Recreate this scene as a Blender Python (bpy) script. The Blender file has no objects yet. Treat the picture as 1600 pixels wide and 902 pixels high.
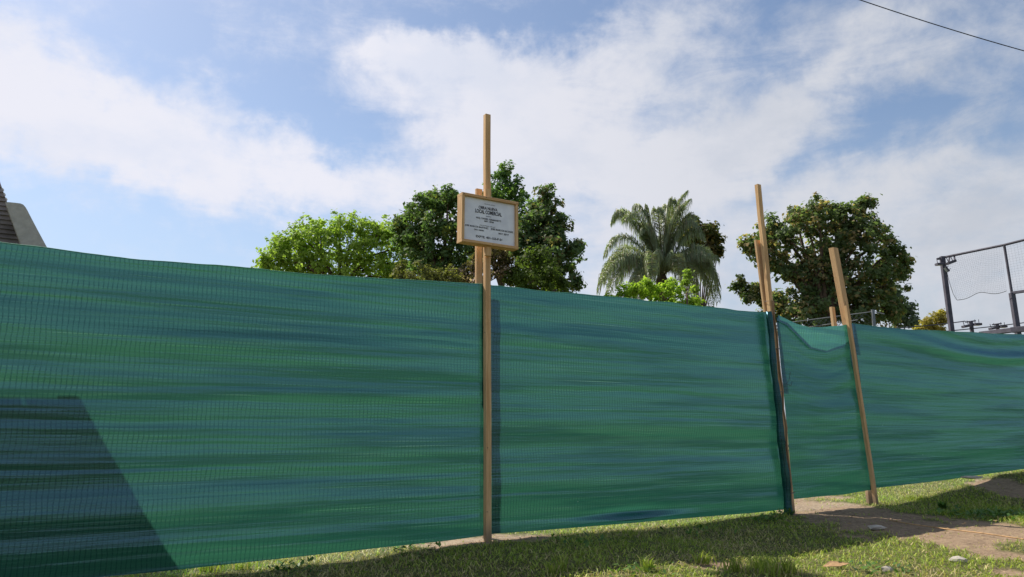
import bpy, bmesh, math, random
import numpy as np
from mathutils import Vector, Matrix
random.seed(7); rng = np.random.default_rng(7)
S = bpy.context.scene
COL = S.collection
PI = math.pi

# ------------------------------------------------------------------ camera
FPX = 1150.0; PITCH = math.radians(10.7); EYE = 0.92
cam = bpy.data.cameras.new('camera'); co = bpy.data.objects.new('camera', cam); COL.objects.link(co)
co.location = (0, 0, EYE); co.rotation_euler = (PI/2 + PITCH, 0, 0)
cam.sensor_width = 36; cam.lens = 36*FPX/1600; cam.clip_end = 3000; cam.clip_start = 0.05
S.camera = co
CP = np.array([0, 0, EYE])
FW = np.array([0, math.cos(PITCH), math.sin(PITCH)]); RT = np.array([1., 0, 0]); UP = np.array([0, -math.sin(PITCH), math.cos(PITCH)])
def ray(x, y): return FW + RT*(x-800)/FPX + UP*(451-y)/FPX
def at(x, y, Y):
    "point seen at photo pixel x, y at world distance Y ahead"
    r = ray(x, y); return CP + r*(Y/r[1])

# ------------------------------------------------------------------ light
SUN_AZ = math.radians(54); SUN_EL = math.radians(50)
SUN = np.array([-math.sin(SUN_AZ)*math.cos(SUN_EL), math.cos(SUN_AZ)*math.cos(SUN_EL), math.sin(SUN_EL)])
sl = bpy.data.lights.new('sun', 'SUN'); sl.energy = 4.8; sl.angle = math.radians(0.5); sl.color = (1, .93, .82)
so = bpy.data.objects.new('sun', sl); COL.objects.link(so)
so.rotation_euler = Vector(SUN).to_track_quat('Z', 'Y').to_euler(); so.location = (-20, 20, 30)
S.view_settings.view_transform = 'Standard'; S.view_settings.look = 'None'
S.view_settings.exposure = 0.45; S.view_settings.gamma = 1.0

# ------------------------------------------------------------------ node helpers
class NT:
    def __init__(s, tree): s.t = tree; s.n = tree.nodes; s.l = tree.links
    def new(s, typ, **kw):
        n = s.n.new(typ)
        for k, v in kw.items(): setattr(n, k, v)
        return n
    def put(s, sock, v):
        if isinstance(v, bpy.types.NodeSocket): s.l.new(v, sock)
        elif isinstance(v, (tuple, list)) and sock.type == 'RGBA' and len(v) == 3: sock.default_value = (*v, 1)
        else: sock.default_value = v
    def math(s, op, a, b=0.0, c=None, clamp=False):
        n = s.new('ShaderNodeMath', operation=op, use_clamp=clamp); s.put(n.inputs[0], a); s.put(n.inputs[1], b)
        if c is not None: s.put(n.inputs[2], c)
        return n.outputs[0]
    def vmath(s, op, a, b=None, out=0):
        n = s.new('ShaderNodeVectorMath', operation=op); s.put(n.inputs[0], a)
        if b is not None: s.put(n.inputs[1], b)
        return n.outputs[out]
    def mix(s, f, a, b, blend='MIX'):
        n = s.new('ShaderNodeMix', data_type='RGBA', blend_type=blend); s.put(n.inputs[0], f); s.put(n.inputs[6], a); s.put(n.inputs[7], b)
        return n.outputs[2]
    def noise(s, vec, scale, detail=4, rough=.5, dist=0.0, dim='3D', out=0):
        n = s.new('ShaderNodeTexNoise', noise_dimensions=dim); s.put(n.inputs['Vector'], vec)
        s.put(n.inputs['Scale'], scale); s.put(n.inputs['Detail'], detail); s.put(n.inputs['Roughness'], rough); s.put(n.inputs['Distortion'], dist)
        return n.outputs[out]
    def mapping(s, vec, loc=(0,0,0), rot=(0,0,0), scale=(1,1,1), typ='POINT'):
        n = s.new('ShaderNodeMapping', vector_type=typ); s.put(n.inputs[0], vec); n.inputs[1].default_value = loc
        n.inputs[2].default_value = rot; n.inputs[3].default_value = scale
        return n.outputs[0]
    def ramp(s, f, lo, hi, a=0.0, b=1.0, smooth=True):
        n = s.new('ShaderNodeMapRange', interpolation_type='SMOOTHSTEP' if smooth else 'LINEAR')
        s.put(n.inputs[0], f); s.put(n.inputs[1], lo); s.put(n.inputs[2], hi); s.put(n.inputs[3], a); s.put(n.inputs[4], b)
        return n.outputs[0]

# ------------------------------------------------------------------ world: daylight sky with wispy clouds
W = bpy.data.worlds.new('World'); S.world = W; W.use_nodes = True
w = NT(W.node_tree); w.n.clear()
sky = w.new('ShaderNodeTexSky', sky_type='NISHITA', sun_disc=False, sun_elevation=SUN_EL, sun_rotation=-SUN_AZ,
            air_density=1.0, dust_density=0.8, ozone_density=1.5)
tc = w.new('ShaderNodeTexCoord'); D = tc.outputs['Generated']
sx = w.new('ShaderNodeSeparateXYZ'); w.put(sx.inputs[0], D)
AZ = w.math('ARCTAN2', sx.outputs[0], sx.outputs[1]); EL = w.math('ARCSINE', sx.outputs[2])
cx = w.new('ShaderNodeCombineXYZ'); w.put(cx.inputs[0], AZ); w.put(cx.inputs[1], EL)
AE = cx.outputs[0]
warp = w.vmath('SCALE', w.vmath('SUBTRACT', w.noise(D, 5, 6, .6, out=1), (.5, .5, .5)), None)
w.n[-1] if False else None
warp.node.inputs['Scale'].default_value = .16
warp2 = w.vmath('SCALE', w.vmath('SUBTRACT', w.noise(D, 17, 5, .6, out=1), (.5, .5, .5))); warp2.node.inputs['Scale'].default_value = .07
AEW = w.vmath('ADD', w.vmath('ADD', AE, warp), warp2)
def azel(x, y):
    r = ray(x, y); r = r/np.linalg.norm(r); return math.atan2(r[0], r[1]), math.asin(r[2])
blobs = [  # photo-measured cloud bodies (+) and blue gaps (-): centre, half sizes in px, tilt (deg, + = down to the right), amount
 (60,120,150,55,0,.9),(30,190,180,40,0,.5),(190,235,240,40,6,.65),(430,265,230,45,10,.8),(520,300,140,35,5,.35),(330,165,110,22,-25,.3),
 (60,20,200,40,0,-.35),(300,55,150,60,0,-.5),(440,170,150,32,32,-.5),(590,235,110,30,22,-.6),(180,370,260,42,3,-.55),(470,350,150,20,0,-.2),(330,95,120,25,-30,.15),
 (640,72,100,24,-4,.9),(560,90,30,24,20,.6),(690,120,110,45,10,.6),(800,110,60,50,-60,.6),(910,85,170,36,-28,.6),(1080,30,110,28,-22,.6),(840,190,190,70,10,.8),
 (1000,140,170,35,-14,.35),(900,270,260,80,0,.7),(1180,205,200,55,-20,.65),(1290,140,110,22,-20,.35),(1060,330,240,70,0,.5),
 (780,45,90,22,0,-.5),(700,30,200,22,0,-.45),(950,20,80,25,-20,-.5),(1250,15,120,22,-10,-.25),(700,270,110,24,10,-.2),(1040,210,70,16,-25,-.35),(1290,240,150,18,-25,-.36),(1340,180,80,30,-50,-.15),
 (1200,110,160,22,-15,-.25),(1190,300,90,20,-20,-.3),(1450,150,130,50,0,-.35),(1560,195,90,16,-15,-.45),
 (1520,60,150,40,10,.3),(1480,240,180,32,-18,.45),(1520,330,200,60,0,.5),(1400,420,260,80,0,.5),(930,310,60,24,0,-.25),(220,120,60,30,0,-.2)]
acc = None
for (bx_, by_, ra, rb, rot, amp) in blobs:
    a0, e0 = azel(bx_, by_)
    m = w.mapping(AEW, loc=(a0, e0, 0), rot=(0, 0, -math.radians(rot)), scale=(1.25*ra/FPX, 1.25*rb/FPX, 1), typ='TEXTURE')
    sep = w.new('ShaderNodeSeparateXYZ'); w.put(sep.inputs[0], m)
    r2 = w.math('ADD', w.math('MULTIPLY', sep.outputs[0], sep.outputs[0]), w.math('MULTIPLY', sep.outputs[1], sep.outputs[1]))
    g = w.math('MULTIPLY', w.math('EXPONENT', w.math('MULTIPLY', r2, -1.0)), amp*.87)
    acc = g if acc is None else w.math('ADD', acc, g)
# streaky cirrus texture on a cloud plane, continuing all round the sky
zz = w.math('ADD', w.math('MAXIMUM', sx.outputs[2], 0.0), .12)
pl = w.new('ShaderNodeCombineXYZ'); w.put(pl.inputs[0], w.math('DIVIDE', sx.outputs[0], zz)); w.put(pl.inputs[1], w.math('DIVIDE', sx.outputs[1], zz))
n1 = w.noise(w.mapping(D, rot=(0, -.45, 0), scale=(1, 1, 1.7)), 4.0, 10, .62, .35)
n2 = w.noise(w.mapping(D, rot=(0, .60, 0), scale=(1, 1, 3.0)), 7.0, 9, .66, .6)
n3 = w.noise(D, 22, 7, .62, .2)
tex = w.math('ADD', w.math('ADD', w.math('MULTIPLY', w.math('SUBTRACT', n1, .5), 2.1), w.math('MULTIPLY', w.math('SUBTRACT', n2, .5), 1.7)), w.math('MULTIPLY', w.math('SUBTRACT', n3, .5), 1.3))
dens = w.math('ADD', w.math('ADD', acc, .27), tex)
alpha = w.ramp(dens, -.25, 1.35, 0.04, 1.0)
# thin veil towards the horizon
veil = w.ramp(EL, .42, -.02, 0, .92)
side = w.ramp(AZ, -.35, .65)                      # the clouds are whiter on the sun's side, greyer away from it
cloudc = w.mix(side, (7.3, 7.35, 8.1), (5.5, 5.7, 6.2))
shade = w.noise(w.mapping(D, rot=(0, .5, 0), scale=(1, 1, 1.8)), 6, 8, .6)
cloudc = w.mix(w.ramp(shade, .42, .66, 0, .45), cloudc, w.mix(side, (5.8, 6.4, 7.8), (3.9, 4.3, 5.0)))
skyc = w.mix(veil, w.mix(1.0, sky.outputs[0], (1.15, 1.15, 1.15), 'MULTIPLY'), w.mix(side, (4.5, 5.7, 7.6), (4.3, 4.75, 5.3)))
bg = w.new('ShaderNodeBackground'); w.put(bg.inputs[0], w.mix(alpha, skyc, cloudc)); bg.inputs[1].default_value = .085
ow = w.new('ShaderNodeOutputWorld'); w.l.new(bg.outputs[0], ow.inputs[0])

# ------------------------------------------------------------------ materials
def mat(name):
    m = bpy.data.materials.new(name); m.use_nodes = True; t = NT(m.node_tree); t.n.clear()
    o = t.new('ShaderNodeOutputMaterial'); return m, t, o
def principled(t, o, col, rough=.7, bump=None, bstr=.3, bdist=.01, spec=.3, metal=0):
    p = t.new('ShaderNodeBsdfPrincipled'); t.put(p.inputs['Base Color'], col); t.put(p.inputs['Roughness'], rough)
    p.inputs['Specular IOR Level'].default_value = spec; p.inputs['Metallic'].default_value = metal
    if bump is not None:
        b = t.new('ShaderNodeBump'); b.inputs['Strength'].default_value = bstr; b.inputs['Distance'].default_value = bdist
        t.put(b.inputs['Height'], bump); t.l.new(b.outputs[0], p.inputs['Normal'])
    t.l.new(p.outputs[0], o.inputs[0]); return p

def make_wood(name, c1, c2, seed, rough=.75):
    m, t, o = mat(name)
    uv = t.new('ShaderNodeUVMap').outputs[0]
    v = t.mapping(uv, loc=(seed, seed*1.7, 0), scale=(1, 1, 1))
    wav = t.noise(t.mapping(v, scale=(60, 2.2, 1)), 1, 5, .6, .6)
    fine = t.noise(t.mapping(v, scale=(300, 12, 1)), 1, 3, .6)
    big = t.noise(t.mapping(v, scale=(4, 1.3, 1)), 1, 4, .6)
    col = t.mix(t.ramp(wav, .35, .68), c1, c2)
    col = t.mix(t.math('MULTIPLY', t.ramp(fine, .45, .7), .3), col, tuple(k*.55 for k in c2))
    col = t.mix(t.math('MULTIPLY', t.ramp(big, .45, .75), .45), col, (c2[0]*.75, c2[1]*.75, c2[2]*.8))
    vo = t.new('ShaderNodeTexVoronoi', feature='F1'); t.put(vo.inputs['Vector'], t.mapping(v, scale=(7, 2.0, 1))); vo.inputs['Scale'].default_value = 1
    knot = t.ramp(vo.outputs['Distance'], .05, .16, 1, 0)
    col = t.mix(t.math('MULTIPLY', knot, .75), col, (.09, .04, .018))
    pz = t.new('ShaderNodeSeparateXYZ'); t.put(pz.inputs[0], t.new('ShaderNodeNewGeometry').outputs['Position'])
    mud = t.ramp(t.math('ADD', pz.outputs[2], t.math('MULTIPLY', big, -.25)), -.10, .06, .8, 0)
    col = t.mix(mud, col, (.20, .15, .10))
    principled(t, o, col, rough, t.math('ADD', wav, t.math('MULTIPLY', fine, .5)), .35, .004, .25)
    return m
WOOD = make_wood('pine_wood', (.72, .47, .24), (.52, .30, .13), 1.3)
WOOD2 = make_wood('sawn_pine', (.68, .44, .23), (.54, .32, .155), 4.1)
WOOD3 = make_wood('weathered_pine', (.38, .235, .13), (.22, .125, .07), 8.7)

def simple(name, c, rough=.6, nscale=20, var=.25, metal=0, spec=.3, bump=.1):
    m, t, o = mat(name)
    ob = t.new('ShaderNodeTexCoord').outputs['Object']
    n = t.noise(ob, nscale, 5, .6)
    principled(t, o, t.mix(t.ramp(n, .3, .7), tuple(k*(1-var) for k in c), tuple(min(1, k*(1+var)) for k in c)), rough, n, bump, .01, spec, metal)
    return m
def make_cloth(name, light=1.0, seed=0.0, sheen=1.0):
    m, t, o = mat(name)
    uv = t.new('ShaderNodeUVMap').outputs[0]
    # wobble of the knitted threads
    wob = t.vmath('SCALE', t.vmath('SUBTRACT', t.noise(t.mapping(uv, loc=(seed, 0, 0)), 3.0, 4, .6, out=1), (.5, .5, .5))); wob.node.inputs['Scale'].default_value = .055
    v = t.vmath('ADD', uv, wob)
    s = t.new('ShaderNodeSeparateXYZ'); t.put(s.inputs[0], v)
    def lines(c, period, width):
        fr = t.math('FRACT', t.math('DIVIDE', c, period))
        d = t.math('ABSOLUTE', t.math('SUBTRACT', fr, .5))
        return t.ramp(d, .5-width, .5, 0, 1)
    vert = lines(s.outputs[0], .030, .22)
    horz = lines(s.outputs[1], .022, .25)
    # stretch: some strips knit tight, some open (long horizontal runs)
    strip = t.noise(t.mapping(uv, loc=(seed, seed, 0), scale=(.35, 6.5, 1)), 1, 5, .55, .2)
    strip2 = t.noise(t.mapping(uv, loc=(seed+3, seed, 0), scale=(.8, 38, 1)), 1, 4, .6, .2)
    patch = t.noise(t.mapping(uv, loc=(0, seed, 5), scale=(.8, 1.3, 1)), 1, 3, .5)
    grid = t.math('MAXIMUM', vert, t.math('MULTIPLY', horz, t.ramp(patch, .4, .65, .15, .7)))
    grid = t.math('MULTIPLY', grid, t.ramp(strip2, .35, .6, .5, .95))
    fade = t.ramp(strip, .40, .58)
    c_a = t.mix(fade, (.010*light, .058*light, .042*light), (.023*light, .104*light, .060*light))
    c_a = t.mix(t.ramp(strip2, .52, .75, 0, .35), c_a, (.075*light, .21*light, .12*light))
    hair = t.noise(t.mapping(uv, loc=(seed, 2, 0), scale=(.55, 95, 1)), 1, 2, .6, .1)
    c_a = t.mix(t.ramp(hair, .68, .76, 0, .6), c_a, (.14*light, .30*light, .20*light))
    c_a = t.mix(t.ramp(hair, .32, .24, 0, .6), c_a, (.006, .035, .026))
    c_t = t.mix(grid, c_a, (.010, .055, .040))
    c_d = t.mix(grid, t.mix(.5, c_a, (.02, .10, .085)), (.012, .05, .045))
    # tiny pulled threads
    vo = t.new('ShaderNodeTexVoronoi', feature='F1'); t.put(vo.inputs['Vector'], t.mapping(uv, loc=(seed, 0, 0), scale=(3.1, 3.1, 1))); vo.inputs['Scale'].default_value = 1
    fl = t.math('MULTIPLY', t.ramp(vo.outputs['Distance'], .018, .045, 1, 0), t.ramp(vo.outputs['Color'], .55, .7))
    c_d = t.mix(fl, c_d, (.45, .55, .5))
    h = t.math('ADD', t.math('MULTIPLY', strip2, 1.0), t.math('MULTIPLY', grid, -.10))
    b = t.new('ShaderNodeBump'); b.inputs['Strength'].default_value = .75; b.inputs['Distance'].default_value = .005; t.put(b.inputs['Height'], h)
    df = t.new('ShaderNodeBsdfDiffuse'); t.put(df.inputs[0], c_d); t.l.new(b.outputs[0], df.inputs['Normal'])
    tr = t.new('ShaderNodeBsdfTranslucent'); t.put(tr.inputs[0], c_t); t.l.new(b.outputs[0], tr.inputs['Normal'])
    gl = t.new('ShaderNodeBsdfGlossy'); t.put(gl.inputs[0], (.42, .70, .95)); gl.inputs['Roughness'].default_value = .22; t.l.new(b.outputs[0], gl.inputs['Normal'])
    m1 = t.new('ShaderNodeMixShader'); m1.inputs[0].default_value = .62; t.l.new(df.outputs[0], m1.inputs[1]); t.l.new(tr.outputs[0], m1.inputs[2])
    fr = t.new('ShaderNodeFresnel'); fr.inputs[0].default_value = 1.5; t.l.new(b.outputs[0], fr.inputs['Normal'])
    fac = t.math('MULTIPLY', t.math('ADD', t.math('MULTIPLY', fr.outputs[0], 1.35*sheen), .068*sheen), t.math('SUBTRACT', 1.0, t.math('MULTIPLY', grid, .4)), clamp=True)
    m2 = t.new('ShaderNodeMixShader'); t.put(m2.inputs[0], fac); t.l.new(m1.outputs[0], m2.inputs[1]); t.l.new(gl.outputs[0], m2.inputs[2])
    t.l.new(m2.outputs[0], o.inputs[0])
    return m
CLOTH = make_cloth('green_shade_cloth', 1.0, 0.0)
CLOTH_B = make_cloth('green_shade_cloth_smooth', .95, 7.0, .75)
CLOTH_R = make_cloth('green_shade_cloth_bundled', 2.2, 9.0, .5)
HEM = simple('green_lit_hem', (.10, .34, .24), .6, 30, .3)  # hem paler than the cloth: its sunlit edge is put into the colour
CLOTH_L = make_cloth('green_shade_cloth_single', 1.9, 3.0)

def make_leaf(name, trans=.35, rough=.6, spec=.12):
    m, t, o = mat(name)
    a = t.new('ShaderNodeVertexColor', layer_name='col').outputs[0]
    p = t.new('ShaderNodeBsdfPrincipled'); t.put(p.inputs['Base Color'], a); p.inputs['Roughness'].default_value = rough; p.inputs['Specular IOR Level'].default_value = spec
    tr = t.new('ShaderNodeBsdfTranslucent'); t.put(tr.inputs[0], t.mix(1.0, a, (1.3, 1.5, .7), 'MULTIPLY'))
    mx = t.new('ShaderNodeMixShader'); mx.inputs[0].default_value = trans; t.l.new(p.outputs[0], mx.inputs[1]); t.l.new(tr.outputs[0], mx.inputs[2])
    t.l.new(mx.outputs[0], o.inputs[0]); return m
LEAF = make_leaf('leaf', .5); GRASSM = make_leaf('grass_blade', .3, .5, .25); FRONDM = make_leaf('palm_leaflet', .4, .4, .45)

BARK = simple('bark', (.11, .075, .05), .9, 9, .4, bump=.6)
STEEL = simple('grey_painted_steel', (.085, .08, .10), .75, 6, .2, spec=.2)
GALV = simple('galvanised_wire', (.16, .17, .18), .5, 10, .15, metal=.3)
DARKW = simple('dark_net_cord', (.06, .065, .07), .8, 10, .2)
CABLE = simple('black_cable', (.03, .035, .05), .6, 4, .2)
LAMPG = simple('floodlight_glass', (.35, .38, .42), .2, 10, .1, spec=.6)
STUCCO = simple('beige_stucco', (.44, .40, .34), .95, 22, .10, bump=.5)
TILE = simple('weathered_roof_tile', (.25, .215, .20), .85, 5, .35, bump=.4)
MORTAR = simple('white_mortar', (.55, .53, .5), .9, 30, .2)
PANEL = None

# ------------------------------------------------------------------ object helpers
def tag(o, label=None, cat=None, group=None, kind=None):
    if label: o['label'] = label
    if cat: o['category'] = cat
    if group: o['group'] = group
    if kind: o['kind'] = kind
    return o
def empty(name, loc, label, cat, group=None):
    o = bpy.data.objects.new(name, None); COL.objects.link(o); o.location = Vector([float(k) for k in loc]); o.empty_display_size = .2
    bpy.context.view_layer.update()
    return tag(o, label, cat, group)
def link(name, me, m=None, parent=None, smooth=False):
    o = bpy.data.objects.new(name, me); COL.objects.link(o)
    if m: me.materials.append(m)
    if smooth: me.polygons.foreach_set('use_smooth', [True]*len(me.polygons))
    if parent:
        # meshes are written in world coordinates; the parent's place is subtracted
        M = Matrix.Identity(4); q = parent
        while q: M = q.matrix_basis @ (M if q is not parent else Matrix.Identity(4)) if q is parent else q.matrix_parent_inverse.inverted() @ M; q = None
        o.parent = parent; o.matrix_parent_inverse = world_inv(parent)
    return o
def world_inv(p):
    M = Matrix.Identity(4)
    while p:
        M = (p.matrix_parent_inverse @ p.matrix_basis) @ M; p = p.parent
    return M.inverted()
def npmesh(name, V, Fq, cols=None, uv=None):
    "V (n,3); Fq list of (m,k) int arrays; cols (n,3) point colours; uv (n,2) per point"
    me = bpy.data.meshes.new(name); V = np.asarray(V, dtype=np.float32)
    me.vertices.add(len(V)); me.vertices.foreach_set('co', V.ravel())
    Fq = [np.asarray(f, dtype=np.int32) for f in (Fq if isinstance(Fq, list) else [Fq])]
    loops = np.concatenate([f.ravel() for f in Fq]); tot = np.concatenate([np.full(len(f), f.shape[1], dtype=np.int32) for f in Fq])
    start = np.concatenate([[0], np.cumsum(tot)[:-1]]).astype(np.int32)
    me.loops.add(len(loops)); me.loops.foreach_set('vertex_index', loops)
    me.polygons.add(len(tot)); me.polygons.foreach_set('loop_start', start); me.polygons.foreach_set('loop_total', tot)
    me.update(calc_edges=True)
    if cols is not None:
        a = me.color_attributes.new('col', 'FLOAT_COLOR', 'POINT'); c4 = np.ones((len(V), 4), dtype=np.float32); c4[:, :3] = cols
        a.data.foreach_set('color', c4.ravel())
    if uv is not None:
        u = me.uv_layers.new(name='UVMap'); u.data.foreach_set('uv', np.asarray(uv, dtype=np.float32)[loops].ravel())
    me.validate(); return me

class Geo:
    "collects boxes and tubes into one mesh, with a uv that runs along each piece in metres"
    def __init__(s): s.v = []; s.f = []; s.uv = []
    def quad_prism(s, A, B, seed=0.0, caps=True):
        "A, B: 4 corner points each (same order); side faces + caps"
        A = [np.array(a, float) for a in A]; B = [np.array(b, float) for b in B]
        L = np.linalg.norm(B[0]-A[0]); u = seed
        n = len(A)
        for i in range(n):
            j = (i+1) % n; wd = np.linalg.norm(A[j]-A[i]); k = len(s.v)
            s.v += [A[i], A[j], B[j], B[i]]; s.f.append((k, k+1, k+2, k+3)); s.uv += [(u, seed), (u+wd, seed), (u+wd, seed+L), (u, seed+L)]; u += wd
        if caps:
            for P, rev in ((A, True), (B, False)):
                k = len(s.v); s.v += P; idx = list(range(k, k+n)); s.f.append(tuple(idx[::-1] if rev else idx)); s.uv += [(seed+.1*i, seed) for i in range(n)]
    def bar(s, p0, p1, wv, dv, chamfer=0.0, seed=0.0, wob=0.0, segs=1):
        "box from p0 to p1 with half-extent vectors wv, dv; rounded by a small chamfer"
        p0 = np.array(p0, float); p1 = np.array(p1, float); wv = np.array(wv, float); dv = np.array(dv, float)
        c = chamfer
        def ring(p):
            if c <= 0: return [p-wv-dv, p+wv-dv, p+wv+dv, p-wv+dv]
            wl = np.linalg.norm(wv); dl = np.linalg.norm(dv); a = wv*(1-c/wl); b = dv*(1-c/dl)
            return [p-a-dv, p+a-dv, p+wv-b, p+wv+b, p+a+dv, p-a+dv, p-wv+b, p-wv-b]
        pts = [p0+(p1-p0)*i/segs for i in range(segs+1)]
        for i in range(1, segs): pts[i] = pts[i]+wv/np.linalg.norm(wv)*random.uniform(-wob, wob)+dv/np.linalg.norm(dv)*random.uniform(-wob, wob)
        for i in range(segs):
            s.quad_prism(ring(pts[i]), ring(pts[i+1]), seed+i*np.linalg.norm(p1-p0)/segs*0+ (0 if segs == 1 else 0), caps=(segs == 1))
            if segs > 1:
                L = np.linalg.norm(p1-p0)/segs
                nn = len(ring(pts[0]))*4
                for q in range(len(s.uv)-nn, len(s.uv)): s.uv[q] = (s.uv[q][0], s.uv[q][1]+i*L)
        if segs > 1:
            for P, rev in ((ring(pts[0]), True), (ring(pts[-1]), False)):
                k = len(s.v); s.v += P; idx = list(range(k, k+len(P))); s.f.append(tuple(idx[::-1] if rev else idx)); s.uv += [(seed+.02*i, seed) for i in range(len(P))]
    def tube(s, pts, rad, n=6, cap=True):
        pts = [np.array(p, float) for p in pts]; rad = rad if hasattr(rad, '__len__') else [rad]*len(pts)
        k0 = len(s.v); d0 = None; L = 0
        for i, p in enumerate(pts):
            d = pts[min(i+1, len(pts)-1)]-pts[max(i-1, 0)]; d = d/(np.linalg.norm(d)+1e-9)
            a = np.cross(d, [0, 0, 1.]) if abs(d[2]) < .95 else np.cross(d, [0, 1., 0]); a /= np.linalg.norm(a); b = np.cross(d, a)
            if i: L += np.linalg.norm(p-pts[i-1])
            for j in range(n):
                t = 2*PI*j/n; s.v.append(p+rad[i]*(a*math.cos(t)+b*math.sin(t))); s.uv.append((j/n*2*PI*rad[0], L))
        for i in range(len(pts)-1):
            for j in range(n): s.f.append((k0+i*n+j, k0+i*n+(j+1) % n, k0+(i+1)*n+(j+1) % n, k0+(i+1)*n+j))
        if cap:
            s.f.append(tuple(k0+j for j in range(n))[::-1]); s.f.append(tuple(k0+(len(pts)-1)*n+j for j in range(n)))
    def build(s, name, m, parent=None, smooth=False):
        me = bpy.data.meshes.new(name); me.from_pydata([tuple(map(float, p)) for p in s.v], [], s.f); me.update()
        u = me.uv_layers.new(name='UVMap')
        for l in me.loops: u.data[l.index].uv = s.uv[l.vertex_index]
        return link(name, me, m, parent, smooth)

# value noise, vectorised
_T = rng.random((256, 256)).astype(np.float64)
def vnoise(x, y, seed=0):
    x = np.asarray(x, float)+seed*17.13; y = np.asarray(y, float)+seed*7.71
    xi = np.floor(x).astype(int); yi = np.floor(y).astype(int); fx = x-xi; fy = y-yi
    fx = fx*fx*fx*(fx*(fx*6-15)+10); fy = fy*fy*fy*(fy*(fy*6-15)+10)
    g = lambda a, b: _T[a & 255, b & 255]
    return (g(xi, yi)*(1-fx)+g(xi+1, yi)*fx)*(1-fy)+(g(xi, yi+1)*(1-fx)+g(xi+1, yi+1)*fx)*fy - .5
def fbm(x, y, seed=0, oct=4, gain=.5):
    r = 0; a = 1
    for i in range(oct): r = r+a*vnoise(np.asarray(x)*2**i, np.asarray(y)*2**i, seed+i*3); a *= gain
    return r
def sstep(x, a, b):
    t = np.clip((np.asarray(x, float)-a)/(b-a), 0, 1); return t*t*(3-2*t)

# ------------------------------------------------------------------ fence line and terrain
def g0(x, y): r = ray(x, y); return CP-r*CP[2]/r[2]
A0 = g0(765, 842)[:2]; B0 = g0(1238, 800)[:2]
FD = (B0-A0)/np.linalg.norm(B0-A0); FN = np.array([FD[1], -FD[0]])           # along the fence; normal towards the camera
FD3 = np.array([*FD, 0]); FN3 = np.array([*FN, 0]); Z3 = np.array([0, 0, 1.])
def onf(x, y, off=0.0):
    "photo pixel -> point on the vertical fence plane (moved off metres towards the camera)"
    r = ray(x, y); a = A0+FN*off; t = ((a-CP[:2])@FN)/(r[:2]@FN); return CP+r*t
def sof(P): return float((np.array(P[:2])-A0)@FD)
S_POST2 = sof(B0)
def gz(x, y):
    x = np.asarray(x, float); y = np.asarray(y, float)
    s = (x-A0[0])*FD[0]+(y-A0[1])*FD[1]
    rise = .30*sstep(s, 5.2, 9.6)
    z = .05*fbm(x*.7, y*.7, 3, 4)
    near = np.exp(-(((x-A0[0])**2+(y-A0[1])**2)/.5))+np.exp(-(((x-B0[0])**2+(y-B0[1])**2)/.5))
    low = -.075*sstep(-s, .10, 1.3)-.045*np.exp(-((s-1.9)/1.0)**2)
    return rise+low+.6*z*(1-np.clip(near, 0, 1))
def gnd(x, y):
    z = 0.0
    for _ in range(12):
        r = ray(x, y); t = (z-CP[2])/r[2]; P = CP+r*t; z = float(gz(P[0], P[1]))
    return P

# bare earth patches: photo ellipses (cx, cy, half width, half height) turned into world ellipses
dirts = [(700,846,95,8,1),(800,840,60,6,1),(860,836,60,4,.6),(1310,800,90,18,1.2),(1400,818,110,26,1.2),(1500,833,90,16,1.05),(1580,830,60,28,1.2),
         (1570,868,60,12,.6),(1590,745,40,7,1.1),(1130,882,40,7,.9),(1300,790,60,12,1),(1290,778,50,8,.8),(1450,858,60,6,.5),(1060,878,20,4,.5),(1230,858,70,5,.3),(1590,895,50,14,.8),(505,864,30,3,.6)]
dw = []
for (x, y, a, b, k) in dirts:
    P = gnd(x, y); ex = abs(gnd(x+a, y)[0]-P[0]); ey = abs(gnd(x, y-b)[1]-P[1]); ey2 = abs(gnd(x, y+b)[1]-P[1]); dw.append((P[0], P[1], ex, (ey+ey2)/2, k))
def dirtf(x, y):
    d = np.zeros(np.shape(x))
    for (cx_, cy_, a, b, k) in dw: d = np.maximum(d, k*np.exp(-(((x-cx_)/a)**2+((y-cy_)/b)**2)*.8))
    d = d+.45*fbm(np.asarray(x)*2.6, np.asarray(y)*2.6, 11, 4)+.25*fbm(np.asarray(x)*12, np.asarray(y)*12, 12, 2)
    return sstep(d, .38, .62)

def axis(lo, hi, step, ext):
    a = list(np.arange(lo, hi, step)); v = hi; s_ = step
    while v < ext: a.append(v); s_ *= 1.35; v += s_
    v = lo-step; s_ = step; b = []
    while v > -ext: b.append(v); s_ *= 1.35; v -= s_
    return np.array(b[::-1]+a)
gx = axis(-5, 13, .05, 900); gy = axis(2.8, 15.5, .05, 900)
X, Y = np.meshgrid(gx, gy); Zg = gz(X, Y); dm = dirtf(X, Y)
inner = (np.abs(X-4) < 12) & (Y > 0) & (Y < 20)
Zg = np.where(inner, Zg+.012*fbm(X*9, Y*9, 5, 3)-.012*dm, Zg*np.exp(-np.maximum(0, np.hypot(X-4, Y-9)-25)/30))
nx, ny = len(gx), len(gy); idx = np.arange(nx*ny).reshape(ny, nx)
quads = np.stack([idx[:-1, :-1], idx[:-1, 1:], idx[1:, 1:], idx[1:, :-1]], -1).reshape(-1, 4)
gc = np.zeros((nx*ny, 3)); gc[:, 0] = np.where(inner, dm, .15).ravel()
gme = npmesh('ground', np.stack([X.ravel(), Y.ravel(), Zg.ravel()], 1), quads, gc)
m, t, o = mat('ground_soil_and_turf')
dcol = t.new('ShaderNodeVertexColor', layer_name='col').outputs[0]
ob = t.new('ShaderNodeTexCoord').outputs['Object']
ds = t.new('ShaderNodeSeparateColor'); t.put(ds.inputs[0], dcol)
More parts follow.
